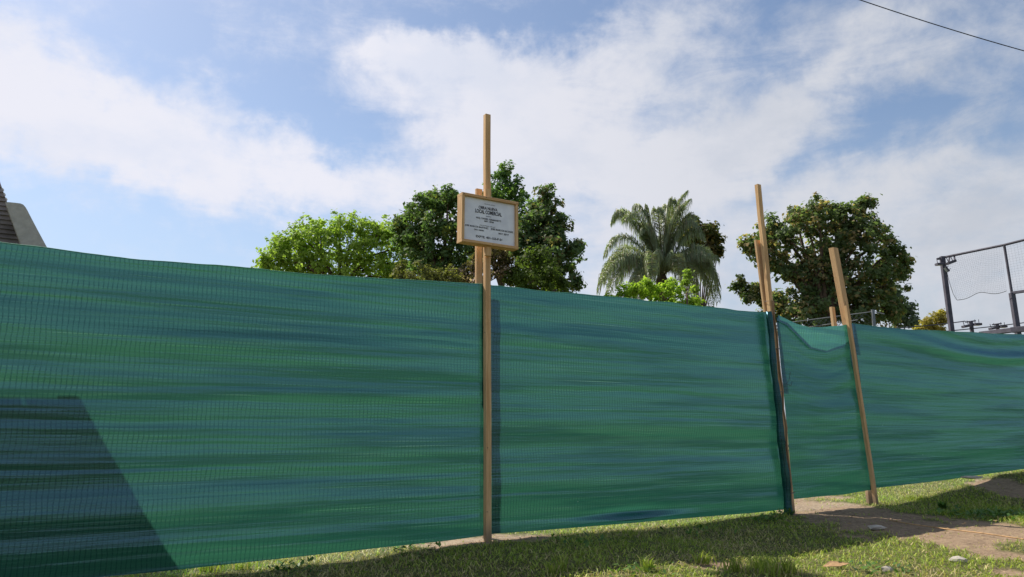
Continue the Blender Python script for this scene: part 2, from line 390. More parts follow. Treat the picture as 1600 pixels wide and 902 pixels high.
nA = t.noise(ob, 1.6, 6, .6); nB = t.noise(ob, 24, 6, .65); nC = t.noise(ob, 120, 4, .6)
soil = t.mix(t.ramp(nA, .35, .65), (.265, .185, .12), (.18, .125, .085)); soil = t.mix(t.ramp(nB, .35, .7), soil, (.34, .25, .165)); soil = t.mix(t.ramp(nC, .55, .75, 0, .7), soil, (.13, .09, .06))
turf = t.mix(t.ramp(nB, .35, .65), (.070, .085, .028), (.15, .15, .055)); turf = t.mix(t.ramp(nC, .45, .7, 0, .8), turf, (.06, .045, .025))
principled(t, o, t.mix(t.math('MULTIPLY', ds.outputs[0], 1.0), turf, soil), .95, t.math('ADD', nB, t.math('MULTIPLY', nC, .6)), .7, .02, .15)
ground = link('ground', gme, m, smooth=True); tag(ground, 'ground of patchy lawn and bare brown earth', None, None, 'structure')

# ------------------------------------------------------------------ grass
def blades(name, P, h, wd, lean, cols, m, label, kind='stuff', cat='grass'):
    n = len(P); ang = rng.random(n)*2*PI; la = rng.random(n)*2*PI
    side = np.stack([np.cos(ang), np.sin(ang), 0*ang], 1)*wd[:, None]*.5
    ln = np.stack([np.cos(la), np.sin(la), 0*la], 1)*(h*lean)[:, None]
    zz_ = np.stack([0*h, 0*h, h], 1)
    b0 = P-side; b1 = P+side; mid = P+ln*.35+zz_*.62; m0 = mid-side*.8; m1 = mid+side*.8; tip = P+ln*1.1+zz_*np.clip(1.05-lean*.35, .3, 1)[:, None]
    V = np.stack([b0, b1, m1, m0, tip], 1).reshape(-1, 3); k = np.arange(n)*5
    me = npmesh(name, V, [np.stack([k, k+1, k+2, k+3], 1), np.stack([k+3, k+2, k+4], 1)], np.repeat(cols, 5, 0))
    o_ = link(name, me, m, smooth=False); tag(o_, label, cat, None, kind); return o_
def gcol(n, P, dry=.25):
    c1 = np.array([.20, .29, .045]); c2 = np.array([.40, .44, .085]); c3 = np.array([.58, .48, .24]); u = rng.random(n)[:, None]
    c = c1*(1-u)+c2*u
    pat = sstep(fbm(P[:, 0]*1.6, P[:, 1]*1.6, 21, 3), -.25, .45)
    isd = rng.random(n) < dry*(.4+1.6*pat); c[isd] = c3*(.45+.55*rng.random(isd.sum()))[:, None]
    return c*(.75+.5*rng.random(n))[:, None]
N = 330000
px = rng.uniform(-40, 1660, N); py = np.where(rng.random(N) < .9, rng.uniform(735, 925, N), rng.uniform(700, 760, N))
# sample the visible ground about evenly by area with a bias to what lies near
gxr = rng.uniform(-4.2, 12.5, N); gyr = 3.6+rng.random(N)**1.25*10.5
sfe = (gxr-A0[0])*FD[0]+(gyr-A0[1])*FD[1]; off = (gxr-A0[0])*FN[0]+(gyr-A0[1])*FN[1]
vis = (np.abs(gxr/np.maximum(gyr, .1)) < .78) & (off > -1.6) & (off < 5)
gxr, gyr = gxr[vis], gyr[vis]; dd = dirtf(gxr, gyr)
keep = rng.random(len(gxr)) > dd*.975; gxr, gyr, dd = gxr[keep], gyr[keep], dd[keep]
P = np.stack([gxr, gyr, gz(gxr, gyr)-.004], 1); n = len(P)
hh = (.016+.040*rng.random(n)**1.6)*(1+.5*fbm(gxr*2, gyr*2, 31, 3))*(1-.4*dd)
blades('lawn_grass', P, hh, .0045+.005*rng.random(n), .5+1.5*rng.random(n), gcol(n, P, .36), GRASSM, 'short patchy green and straw coloured lawn grass in front of the mesh fence')
# taller tufts
tl = []
for (x, y, r, k, h) in [(1150,893,22,40,.12),(1230,897,22,34,.12),(1195,888,18,50,.10),(1010,893,10,24,.13),(1100,880,14,40,.09),(865,898,10,20,.12),(880,893,8,16,.15),(330,893,30,60,.12),(380,890,20,40,.10),
        (1205,899,20,26,.13),(690,838,16,26,.12),(670,846,14,18,.07),(1560,803,18,60,.07),(1585,800,16,50,.06),(1222,806,12,30,.05),(1207,802,10,20,.05),(980,835,30,60,.06),(1070,822,40,60,.05),
        (1480,765,60,240,.06),(1540,757,50,220,.07),(1430,775,40,120,.05),(1590,770,40,160,.06),(1500,790,60,160,.05),(1222,896,10,14,.16)]:
    c = gnd(x, y); R_ = abs(gnd(x+r, y)[0]-c[0])
    q = rng.normal(0, .45, (k*2, 2))*R_; tl.append(np.stack([c[0]+q[:, 0], c[1]+q[:, 1], np.full(k*2, h)], 1))
T = np.concatenate(tl); P = np.stack([T[:, 0], T[:, 1], gz(T[:, 0], T[:, 1])-.004], 1); n = len(P)
blades('grass_tufts', P, T[:, 2]*(.5+.6*rng.random(n)), .006+.004*rng.random(n), .3+.7*rng.random(n), gcol(n, P, .12)*.9, GRASSM, 'taller dark green grass tufts scattered over the lawn')
# broad leaved weeds and leaf litter
def scatter_leaves(name, pts, size, c0, c1, lift, label, m, tilt):
    P = np.array(pts); n = len(P); a_ = rng.random(n)*6.28; e = rng.normal(0, tilt, n)
    d = np.stack([np.cos(a_), np.sin(a_), np.abs(e)], 1); sd = np.stack([-np.sin(a_), np.cos(a_), rng.normal(0, .2, n)], 1); L = size*(.5+.9*rng.random(n))[:, None]
    z0 = np.stack([P[:, 0], P[:, 1], gz(P[:, 0], P[:, 1])+lift*rng.random(n)], 1)
    V = np.stack([z0, z0+d*L*.5+sd*L*.28, z0+d*L, z0+d*L*.5-sd*L*.28], 1).reshape(-1, 3)
    u = rng.random(n)[:, None]; c = np.array(c0)*(1-u)+np.array(c1)*u
    tag(link(name, npmesh(name, V, np.arange(n*4).reshape(-1, 4), np.repeat(c, 4, 0)), m), label, name.replace('_', ' '), None, 'stuff')
wp = []
for (x, y, r, k) in [(1470,770,50,260),(1530,762,60,380),(1580,765,40,200),(1200,815,30,80),(1080,835,60,70),(900,850,60,60),(640,862,60,60),(450,893,50,60),(1000,895,70,50),(1380,895,60,60),(1560,805,25,60),(1225,805,14,40)]:
    c = gnd(x, y); R_ = abs(gnd(x+r, y)[0]-c[0]); q = rng.normal(0, .5, (k, 2))*R_; wp += [(c[0]+a_, c[1]+b_) for a_, b_ in q]
scatter_leaves('weeds', wp, .045, (.05, .11, .03), (.14, .24, .05), .05, 'low broad leaved weeds creeping through the grass', GRASSM, .5)
scatter_leaves('leaf_litter', [(rng.uniform(-3, 8), rng.uniform(4.4, 10.5)) for _ in range(700)], .035, (.20, .12, .06), (.42, .32, .18), .03, 'dry brown leaf litter scattered on lawn and earth', GRASSM, .15)
# crumbs of earth on the bare patches
n = 9000; a = rng.uniform(-2, 10, n*4); b = rng.uniform(4.2, 11.5, n*4); k = dirtf(a, b) > .6; a, b = a[k][:n], b[k][:n]; n = len(a)
r_ = .003+.010*rng.random(n)**3; base = np.array([[1,0,0],[-.5,.87,0],[-.5,-.87,0],[0,0,.8]])
ang = rng.random(n)*6.28; ca, sa = np.cos(ang), np.sin(ang)
V = base[None]*r_[:, None, None]*(.7+.6*rng.random((n, 4, 1))); V = np.stack([V[..., 0]*ca[:, None]-V[..., 1]*sa[:, None], V[..., 0]*sa[:, None]+V[..., 1]*ca[:, None], V[..., 2]], -1)
V += np.stack([a, b, gz(a, b)-.012], 1)[:, None]; i4 = (np.arange(n)*4)[:, None]
me = npmesh('soil_crumbs', V.reshape(-1, 3), np.concatenate([i4+[0,1,3], i4+[1,2,3], i4+[2,0,3]]))
tag(link('soil_crumbs', me, simple('dry_soil', (.27, .19, .125), .95, 12, .3)), 'loose crumbs and pebbles of dry earth on the bare patches', 'soil', None, 'stuff')

# ------------------------------------------------------------------ the fence
fence = empty('mesh_fence', (A0[0], A0[1], 0), 'long green shade cloth fence on tall pine posts crossing the lawn', 'fence')
def curve(pts, off=0.0):
    q = [onf(x, y, off) for x, y in pts]; s_ = [sof(p) for p in q]; return np.array(s_), np.array([p[2] for p in q])
def panel(name, top, bot, cells, fold, seed, label=None, m=CLOTH, off=0.0, extra=None, thick=.0):
    ts, tz = curve(top, off); bs, bz = curve(bot, off)
    s0, s1 = max(ts[0], bs[0]) if abs(ts[0]-bs[0]) > .6 else None, None
    nu, nv = cells; U_, V_ = np.meshgrid(np.linspace(0, 1, nu), np.linspace(0, 1, nv))
    st = ts[0]+(ts[-1]-ts[0])*U_; sb = bs[0]+(bs[-1]-bs[0])*U_
    zt = np.interp(st, ts, tz); zb = np.interp(sb, bs, bz)
    s_ = sb+(st-sb)*V_; z = zb+(zt-zb)*V_
    L = ts[-1]-ts[0]; H = float(np.mean(zt-zb))
    d = fold(s_, z, U_, V_, L, H, seed)
    # pinned at both posts
    pin = np.minimum(sstep(U_*L, 0, .25), sstep((1-U_)*L, 0, .25))
    d = d*(.25+.75*pin)
    if extra is not None: d = d+extra(s_, z, U_, V_)
    z = z+.006*fbm(s_*3, z*0+seed, seed+40, 3)*V_*2
    Pw = np.stack([A0[0]+FD[0]*s_+FN[0]*(d+off), A0[1]+FD[1]*s_+FN[1]*(d+off), z], -1)
    i = np.arange(nu*nv).reshape(nv, nu); q = np.stack([i[:-1, :-1], i[:-1, 1:], i[1:, 1:], i[1:, :-1]], -1).reshape(-1, 4)
    me = npmesh(name, Pw.reshape(-1, 3), q, None, np.stack([s_, z], -1).reshape(-1, 2))
    o_ = link(name, me, m, fence, True)
    if label: o_['label'] = label
    # rolled hem along the top
    return o_, Pw
def folds(s, z, U, V, L, H, seed, amp=1.0, freq=1.0, tilt=0.0):
    zz_ = z+.05*fbm(s*.45, z*.9, seed+1, 3)+tilt*s
    a = .024*fbm(s*.16, zz_*3.2*freq, seed+2, 2, .35)          # broad pleats
    b = .0060*fbm(s*.25, zz_*7.5*freq, seed+5, 2, .4)
    c = .0011*fbm(s*.8, zz_*30*freq, seed+8, 2)
    b = b+.0032*np.abs(fbm(s*.34+.3*z, zz_*9*freq, seed+21, 2))*2.4+.0011*np.abs(fbm(s*.6, zz_*22*freq, seed+24, 3))*2.2
    bil = .03*fbm(s*.5, z*.5, seed+12, 2)
    return amp*(a*2.2+b*1.7+c*1.6)+bil
X0 = -330
topA = [(X0, 352), (-100, 366), (0, 378), (100, 390), (200, 403), (300, 411), (400, 419), (500, 429), (600, 435), (700, 441), (761, 444)]
botA = [(X0, 985), (0, 921), (150, 903), (230, 896), (300, 889), (450, 873), (600, 856), (700, 845), (763, 836)]
pa, PA = panel('shade_cloth', topA, botA, (300, 280), lambda *a: folds(*a, amp=.9), 1, 'widest stretch of green cloth, left of the sign post, with a dark corner')
topB = [(759, 445), (800, 450), (900, 459), (1000, 468), (1100, 479), (1170, 486), (1206, 488)]
botB = [(763, 835), (840, 830), (960, 820), (1080, 810), (1180, 802), (1236, 795)]
def exB(s, z, U, V): return -.035*np.exp(-((U-.42)/.12)**2-((V-.045)/.018)**2)+.03*np.exp(-((U-.42)/.14)**2-((V-.02)/.02)**2)
pb, PB = panel('shade_cloth', topB, botB, (200, 260), lambda *a: folds(*a, amp=.62), 9, 'stretch of green cloth between the sign post and the tall leaning post', m=CLOTH, extra=exB)
def foldC(s, z, U, V, L, H, seed):
    dip = .13*np.sin(np.pi*np.clip(U, 0, 1))
    zz_ = z+dip*sstep(V, .3, 1)*1.5-.12*(U-.5)*sstep(1-V, .3, 1)
    return .007*fbm(s*.5, zz_*5, seed, 3, .4)*2+.02*fbm(s*.7, zz_*2.5, seed+4, 2)*2+.0012*fbm(s, zz_*26, seed+7, 2)*2
topC = [(1213, 497), (1228, 503), (1245, 520), (1265, 540), (1290, 546), (1315, 538), (1335, 522)]
botC = [(1240, 780), (1280, 776), (1320, 773), (1366, 765)]
pc, PC = panel('shade_cloth', topC, botC, (90, 220), foldC, 17, 'narrow sagging stretch of green cloth between the two right posts', m=CLOTH_B)
# the slack top strip of the narrow stretch folds over behind
topC2 = [(1216, 492), (1228, 498), (1245, 506), (1265, 512), (1290, 511), (1315, 508), (1333, 505)]
botC2 = [(1214, 501), (1228, 508), (1245, 525), (1265, 545), (1290, 551), (1315, 543), (1336, 527)]
pc2, _ = panel('cloth_flap', topC2, botC2, (80, 40), lambda s, z, U, V, L, H, sd: .006+.02*fbm(s*4, z*5, 33, 4)*np.sin(PI*U)*.4, 5, 'brighter single layer of green cloth sagging at the top', m=CLOTH_L, off=.012)
topD = [(1329, 506), (1400, 514), (1470, 517), (1540, 521), (1600, 523), (1700, 527), (1800, 531), (1950, 540)]
botD = [(1366, 763), (1420, 757), (1480, 750), (1540, 741), (1600, 733), (1700, 722), (1800, 712), (1950, 700)]
def foldD(s, z, U, V, L, H, seed):
    sw = .30*np.exp(-((s-8.6)/2.0)**2)                          # one long swag under the top edge
    zz_ = z+sw*sstep(V, .45, .95)-.03*(s-8)*sstep(1-V, .4, 1)
    d = .0055*fbm(s*.28, zz_*5, seed, 3, .4)*2+.0012*fbm(s*.8, zz_*28, seed+7, 2)*2
    zt = 2.18; d = d+.045*np.exp(-((zz_-zt)/.10)**2)*np.exp(-((s-8.6)/2.6)**2)-.02*np.exp(-((zz_-zt-.2)/.10)**2)
    return d
pd, PD = panel('shade_cloth', topD, botD, (260, 220), foldD, 25, 'far right stretch of green cloth with a long blue grey swag under its top edge', m=CLOTH_B)
for Pw in (PA, PB, PD):                                         # hem cord sewn along the top edge
    g_ = Geo(); g_.tube([Pw[-1, i] for i in range(0, Pw.shape[1], 2)], .003, 5, False); g_.build('hem', HEM, fence, True)

def post(name, p_top, p_bot, off, w_, d_, m, seed, sink=.25, label=None, wob=0.0, segs=1, ch=.004, parent=None):
    a = onf(*p_bot, off); b = onf(*p_top, off); dirn = (b-a)/np.linalg.norm(b-a); a = a-dirn*sink
    g_ = Geo(); g_.bar(a, b, FD3*w_/2, FN3*d_/2, ch, seed, wob, segs); o_ = g_.build(name, m, parent or fence)
    if label: o_['label'] = label
    return o_
# sign post group
post('post', (761, 180), (762, 842), .036, .054, .05, WOOD, .3, label='tall pine post that carries the sign', wob=.003, segs=9)
post('board', (748, 296), (748, 620), -.075, .062, .034, WOOD2, 2.2, sink=0, label='short flat board behind the sign post')
post('board', (762, 296), (762, 400), .090, .060, .030, WOOD, 5.1, sink=0, label='short cleat nailed on the sign post')
post('batten', (759, 451), (761, 836), -.10, .08, .03, WOOD3, 6.1, sink=.2)
# tall leaning post, flat board beside it, and the bundle of rolled cloth
post('post', (1184, 289), (1236, 795), .0, .062, .05, WOOD, 7.7, label='tallest leaning post at the rolled cloth', wob=.006, segs=10)
post('board', (1185, 376), (1214, 600), -.07, .125, .03, WOOD2, 9.2, sink=0, label='flat sawn board behind the tall leaning post')
post('batten', (1208, 470), (1238, 780), .045, .02, .018, WOOD3, 3.3, wob=.016, segs=12, label='split weathered lath twisting down the leaning post')
g_ = Geo(); pts = []; rad = []
for i in range(34):
    t_ = i/33; p = onf(1201+(1233-1201)*t_+.7*math.sin(t_*17), 487+(806-487)*t_, .052); pts.append(p); rad.append(.032+.012*t_+.004*math.sin(t_*33)+.002*math.sin(t_*91))
g_.tube(pts, rad, 14); o_ = g_.build('cloth_roll', CLOTH_R, fence, True); o_['label'] = 'dark bundle of rolled green cloth tied to the leaning post'
for (x, y) in ((1211, 612), (1207, 545), (1230, 770)):
    c = onf(x+6, y, .052); g_ = Geo(); g_.tube([c+.043*(FD3*math.cos(a_)+FN3*math.sin(a_))+Z3*.004*math.sin(2*a_) for a_ in np.linspace(0, 2*PI, 17)], .0025, 4, False); g_.build('wire_tie', GALV, fence)
g_ = Geo(); a = onf(1229, 600, .06); g_.tube([a, a+FD3*.05+Z3*.05, a+FD3*.08+Z3*.14], .003, 4); g_.tube([a, a+FD3*.07-Z3*.02, a+FD3*.10+Z3*.03], .003, 4); g_.build('wire_end', DARKW, fence)
# third post
post('post', (1302, 388), (1330, 540), -.06, .095, .075, WOOD2, 12.9, sink=.0, label='thick sawn timber stub above the cloth')
post('post', (1322, 478), (1369, 788), .036, .046, .045, WOOD, 13.3, label='thinner leaning post in front of the cloth at the bare earth', wob=.004, segs=8)
post('board', (1300, 480), (1310, 560), -.16, .062, .04, WOOD2, 15.3, sink=0)
post('board', (1356, 755), (1359, 786), -.05, .085, .04, WOOD2, 17.0, sink=.2, label='squat board footing beside the leaning post')
post('post', (1760, 440), (1800, 770), .036, .06, .05, WOOD, 19.3)
post('post', (-290, 250), (-270, 990), -.04, .06, .05, WOOD, 21.3)
# nails
for (x, y, of_) in ((757, 520, .062), (762, 700, .062), (761, 800, .062), (1213, 468, .03), (1356, 700, .06)):
    c = onf(x, y, of_); g_ = Geo(); g_.tube([c, c+FN3*.003], .004, 6); g_.build('nail', DARKW, fence)
# staples that hold the cloth against the battens
for (xt, yt, xb, yb, of_) in ((750, 448, 753, 832, .004), (773, 452, 777, 828, .004), (1316, 512, 1364, 760, .004)):
    for i in range(7):
        u = (i+.3)/7; c = onf(xt+(xb-xt)*u, yt+(yb-yt)*u, of_+.012); g_ = Geo(); g_.tube([c-FD3*.007, c+FD3*.007], .0012, 4); g_.build('staple', GALV, fence)
# wire round the top of the leaning post
c = onf(1203, 472, -.02); g_ = Geo(); g_.tube([c+.075*FD3*math.cos(a_)+.06*FN3*math.sin(a_)+Z3*.004*math.sin(a_) for a_ in np.linspace(0, 2*PI, 17)], .002, 4, False); g_.build('wire_tie', GALV, fence)

# ------------------------------------------------------------------ the sign
OFS = .135
c00 = onf(722, 300, OFS); c10 = onf(810, 316, OFS); c11 = onf(810, 390, OFS); c01 = onf(722, 377, OFS)
# best rectangle lying parallel to the fence
su = (sof(c10)+sof(c11))/2-(sof(c00)+sof(c01))/2
zt = (c00[2]+c10[2])/2; zb = (c01[2]+c11[2])/2; drop = ((c10[2]-c00[2])+(c11[2]-c01[2]))/2
sc = (c00+c10+c11+c01)/4
ux = FD3*su+Z3*drop; SW = np.linalg.norm(ux); ux = ux/SW; uy = np.cross(ux, FN3)*1.0; uy = uy if uy[2] > 0 else -uy; SH = zt-zb
sign = empty('site_sign', sc-FN3*.05, 'small white notice board in a pine frame nailed high on the sign post', 'sign')
FWD = .095; fw = .026                                            # frame depth and face width
def sp(u, v, d=0.0): return sc+ux*u+uy*v+FN3*d
for (u0, v0, u1, v1, hw) in ((-SW/2, SH/2-fw/2, SW/2, SH/2-fw/2, 'h'), (-SW/2, -SH/2+fw/2, SW/2, -SH/2+fw/2, 'h'), (-SW/2+fw/2, -SH/2+fw+.001, -SW/2+fw/2, SH/2-fw-.001, 'v'), (SW/2-fw/2, -SH/2+fw+.001, SW/2-fw/2, SH/2-fw-.001, 'v')):
    g_ = Geo(); a, b = sp(u0, v0, -FWD/2), sp(u1, v1, -FWD/2)
    g_.bar(a, b, (uy if hw == 'h' else ux)*fw/2, FN3*(FWD/2+(.002 if hw == 'h' else 0)), .003, random.uniform(20, 60)); g_.build('frame_board', WOOD, sign)
m, t, o = mat('printed_plastic_sheet')
ob = t.new('ShaderNodeUVMap').outputs[0]; nz = t.noise(ob, 6, 3, .5)
principled(t, o, t.mix(t.ramp(nz, .35, .65), (.66, .67, .72), (.78, .79, .83)), .28, nz, .08, .01, .5); SHEET = m
g_ = Geo(); a, b = sp(0, -SH/2+fw-.004, -.028), sp(0, SH/2-fw+.004, -.028); g_.bar(a, b, ux*(SW/2-fw+.004), FN3*.003, 0, 0); face = g_.build('notice_sheet', SHEET, sign)
INK = simple('printed_ink', (.055, .055, .065), .6, 10, .1)
def text(body, u, v, h, wid=None, bold=0.0, m=INK):
    cu = bpy.data.curves.new('lettering', 'FONT'); cu.body = body; cu.size = h*1.4; cu.align_x = 'CENTER'; cu.align_y = 'CENTER'; cu.extrude = .0004; cu.offset = bold
    tmp = bpy.data.objects.new('tmp', cu); COL.objects.link(tmp); bpy.context.view_layer.update()
    me = bpy.data.meshes.new_from_object(tmp.evaluated_get(bpy.context.evaluated_depsgraph_get())); bpy.data.objects.remove(tmp)
    vs = np.array([v_.co[:] for v_ in me.vertices]); k = 1.0
    if wid: k = wid/(vs[:, 0].max()-vs[:, 0].min())
    cxm = (vs[:, 0].max()+vs[:, 0].min())/2
    for v_, q in zip(me.vertices, vs): v_.co = Vector(sp(u+(q[0]-cxm)*k, v+q[1], -.0238+q[2]))
    me.materials.clear(); o_ = link('lettering', me, m, sign); return o_
IW = SW-2*fw; IH = SH-2*fw
text('MUNICIPIO', .0, IH*.40, .007, IW*.20, 0, INK)
text('OBRA NUEVA', -.015, IH*.30, .026, IW*.37, .0012)
text('LOCAL COMERCIAL', -.01, IH*.205, .033, IW*.52, .0016)
text('PROYECTO', -.01, IH*.115, .008, IW*.10)
text('ARQ. DANIEL GERMANETTI', -.01, IH*.05, .015, IW*.49, .0004)
text('MAT. 10768', -.005, IH*-.005, .014, IW*.18, .0004)
text('PROPIETARIO', -.02, IH*-.115, .008, IW*.30)
text('JOSE MARCOS MARTINEZ', -IW*.245, IH*-.165, .015, IW*.45, .0004)
text('DNI 108984', -IW*.20, IH*-.235, .013, IW*.19, .0003)
text('JOSE MARCOS SALVADE', IW*.245, IH*-.165, .016, IW*.44, .0006)
text('MAT. 20718', IW*.28, IH*-.245, .015, IW*.20, .0006)
text('EXPTE. 401-153-P-26', 0, IH*-.385, .020, IW*.52, .0008)
for (u, v) in ((.02, -SH/2+fw/2), (SW/2-fw*.6, SH/2-fw*.5), (-SW/2+fw*.6, SH/2-fw*.5), (-.05, SH/2-fw/2)):
    g_ = Geo(); g_.tube([sp(u, v, .001), sp(u, v, .004)], .004, 6); g_.build('nail', DARKW, sign)

# ------------------------------------------------------------------ house corner behind the left end of the fence
hoff = -1.22
def prism(name, px_, off0, off1, m, parent, last=None):
    front = [onf(x, y, off0) for x, y in px_]; sh = -FN3*(off0-off1)
    back = [p+sh for p in front]; g_ = Geo(); g_.quad_prism(front, back); return g_.build(name, m, parent)
hp = onf(60, 820, hoff)
house = empty('house', (hp[0], hp[1], 0), 'house corner with steep tiled roof and rounded beige gable above the fence at left', 'house')
arc = [(8, 316), (14, 316), (24, 317), (32, 318), (36.5, 320), (40, 324), (43.5, 330), (47, 337), (58, 358), (72, 384), (120, 466), (184, 577), (262, 720), (330, 850), (200, 860), (34, 386)]
prism('gable_wall', arc, hoff, hoff-.22, STUCCO, house)
# tiled roof slope seen edge-on, left of the gable
ro = hoff-.24
v0 = onf(-1, 290, ro); v1 = onf(33, 386, ro); dv = (v1-v0); nrow = 13; step = dv/nrow
top = v0-dv*.12; bot_ = v0+dv*3.0; leftv = -FD3*3.0+FN3*0.0
g_ = Geo(); g_.quad_prism([top, bot_, bot_+leftv, top+leftv], [q-FN3*.04 for q in (top, bot_, bot_+leftv, top+leftv)]); g_.build('roof_slab', TILE, house)
nn = int(np.linalg.norm(bot_-top)/np.linalg.norm(step)); base_t = None
dn = dv/np.linalg.norm(dv); tl_ = np.linalg.norm(step)
g_ = Geo()
pr = Vector(bot_-top)
for i in range(nn):
    p = top+step*(i+.0)+FN3*.02
    for j in range(14):
        q = p-FD3*(.2*j+.0)+FD3*.012
        a = q; b = q-FD3*.185
        if j == 0:                                               # verge tiles, the stepped edge one sees: each its own
            tb = Geo(); tb.bar(a-FD3*.09+dn*0+Z3*0, a-FD3*.09+dn*(tl_*1.25)+FN3*.022, FD3*.09, FN3*.010, .003); tb.build('roof_tile', TILE, house)
        else: g_.bar(a-FD3*.09, a-FD3*.09+dn*(tl_*1.25)+FN3*.022, FD3*.09, FN3*.010, .0)
tt = g_.build('roof_tiles', TILE, house); tt['kind'] = 'stuff'
for i in range(2, nn):
    c = top+step*i+FD3*.012+FN3*.035+dn*tl_*.6
    if c[2] > 1.9 and c[2] < 4.2:
        mb = Geo(); mb.tube([c-dn*.010, c+dn*.006, c+dn*.014], [.006, .010, .006], 6); mb.build('mortar_dab', MORTAR, house)

# ------------------------------------------------------------------ trees
def leafmesh(name, lobes, depth, size, dens, cols, m, parent, tips=None, clump=.30, seed=0, rag=1.0, flat=.35, smallk=1.0):
    "lobes in photo px; leaves in clumps spread in each lobe's shell"
    r = np.random.default_rng(seed); C_, R_ = [], []
    for lb in lobes:
        x, y, rr = lb[:3]; dz = lb[3] if len(lb) > 3 else 0
        Yd = depth+dz+r.uniform(-.5, .5); p = at(x, y, Yd); C_.append(p); R_.append(rr*Yd/FPX)
    V = []; CO = []
    for c, R1 in zip(C_, R_):
        k = int(dens*R1*R1*22/(clump**2)*.27)+8
        dr = r.normal(size=(k, 3)); dr /= np.linalg.norm(dr, axis=1)[:, None]
        rad = R1*np.where(r.random(k) < .72, r.uniform(.68, 1.0+.16*rag, k), r.uniform(.2, .7, k)); out_ = r.random(k) < .10; rad[out_] = R1*r.uniform(1.05, 1.38, out_.sum())
        cc = c+dr*rad[:, None]*np.array([1, 1, .95]); cs = clump*(.30+.62*r.random(k)**1.3); cs[out_] *= .55
        npl = np.maximum(6, (85*smallk*(cs/clump)**1.6)).astype(int)
        ids = np.repeat(np.arange(k), npl); n = len(ids)
        off = r.normal(size=(n, 3))*np.array([.45, .45, .38]); P = cc[ids]+off*cs[ids][:, None]
        out = dr[ids]*.7+off*.5+np.array([0, 0, .55]); out += r.normal(size=(n, 3))*.55; out /= np.linalg.norm(out, axis=1)[:, None]
        a = np.cross(out, r.normal(size=(n, 3))); a /= np.linalg.norm(a, axis=1)[:, None]; b = np.cross(out, a)
        L = size*.92*(.6+.8*r.random(n))[:, None]; a = a*L*.5; b = b*L*.32
        droop = out*L*.10
        V.append(np.stack([P-a, P+b-droop*0+out*L*.04, P+a-droop, P-b+out*L*.04], 1).reshape(-1, 3))
        ckl = r.random(k)[ids]; hgt = off[:, 2]*.6+dr[ids][:, 2]*.5
        u = np.clip(.35+.25*r.normal(size=n)+.35*(ckl-.5), 0, 1)[:, None]
        col = cols[0]*(1-u)+cols[1]*u
        if tips is not None:
            tp = (ckl+.25*r.normal(size=n)) > 1-tips[1]
            col[tp] = tips[0]*(.7+.6*r.random(tp.sum()))[:, None]
        CO.append(np.repeat(col, 4, 0))
    V = np.concatenate(V); CO = np.concatenate(CO); n = len(V)//4
    me = npmesh(name, V, np.arange(n*4).reshape(-1, 4), CO)
    return link(name, me, m, parent), C_, R_
ntri = 0
def tree(name, lobes, depth, size, dens, c0, c1, label, group=None, tips=None, clump=.30, trunk_x=None, seed=1, tr=.22, m=LEAF, cat='tree', rag=1.0, limbs=True, smallk=1.0, **k):
    global ntri
    xs = [l[0] for l in lobes]; tx = trunk_x if trunk_x is not None else float(np.mean(xs))
    base = at(tx, 600, depth); z0 = 0; item = empty(name, (base[0], depth, z0), label, cat, group)
    cr, Cs, Rs = leafmesh('crown', lobes, depth, size, dens, [np.array(c0), np.array(c1)], m, item, tips, clump, seed, rag, smallk=smallk)
    ntri += len(cr.data.polygons)*2
    r = random.Random(seed); g_ = Geo(); B = np.array([base[0], depth, -.1])
    zc = min(c[2]-R1*.2 for c, R1 in zip(Cs, Rs)); zc = max(.4, min(zc, 6)); tc_ = np.array([base[0]+r.uniform(-.2, .2), depth, max(zc, .6)])
    g_.tube([B, B+(tc_-B)*.4+[.05, 0, 0], B+(tc_-B)*.75, tc_], [tr*1.35, tr*1.05, tr*.95, tr*.85], 9)
    if limbs:
        for c, R1 in zip(Cs, Rs):
            mid = tc_+(c-tc_)*.5+np.array([r.uniform(-.3, .3), r.uniform(-.2, .2), .15*np.linalg.norm(c-tc_)]); r0 = tr*.26
            g_.tube([tc_, (tc_+mid)/2+np.array([0, 0, .05]), mid, (mid+c)/2+np.array([r.uniform(-.1, .1), 0, .05]), c], [tr*.45, r0*1.0, r0*.75, r0*.5, r0*.28], 6, False)
            for q in range(5):
                e = c+np.array([r.gauss(0, 1), r.gauss(0, 1), r.gauss(.1, .8)])*R1*.42; h_ = (c+e)/2+np.array([r.uniform(-.1, .1), 0, .06])*R1
                g_.tube([c+(mid-c)*.2*r.random(), h_, e], [r0*.35, r0*.22, r0*.08], 4, False)
    g_.build('trunk', BARK, item, True); return item
TG = 'trees behind the fence'
tree('broadleaf_tree', [(412,408,16),(428,398,22),(445,385,24),(470,372,30),(500,364,30),(530,358,27),(565,362,30),(595,366,26),(618,372,22),(640,385,18),(452,412,36),(495,405,44),(540,400,44),(590,405,42),(628,412,32),(480,440,40),(560,440,50),(620,440,36),(418,424,20)],
     26, .13, 1.1, (.24, .33, .06), (.42, .52, .13), 'wide bright yellow green leafy tree left of the darker trees', TG, clump=.34, seed=3, tr=.2)
tree('dark_tree', [(640,340,26),(656,325,22),(680,312,22),(703,305,14),(700,322,20),(722,335,24),(645,370,34),(690,355,42),(735,352,26),(660,405,38),(705,400,46),(742,395,30),(680,440,44),(730,440,34),(628,358,14)],
     23, .14, 1.0, (.095, .155, .06), (.19, .27, .10), 'dark green tree with dense small leaves just left of the notice board', TG, clump=.30, seed=4, tr=.2, tips=(np.array([.16,.17,.05]), .12))
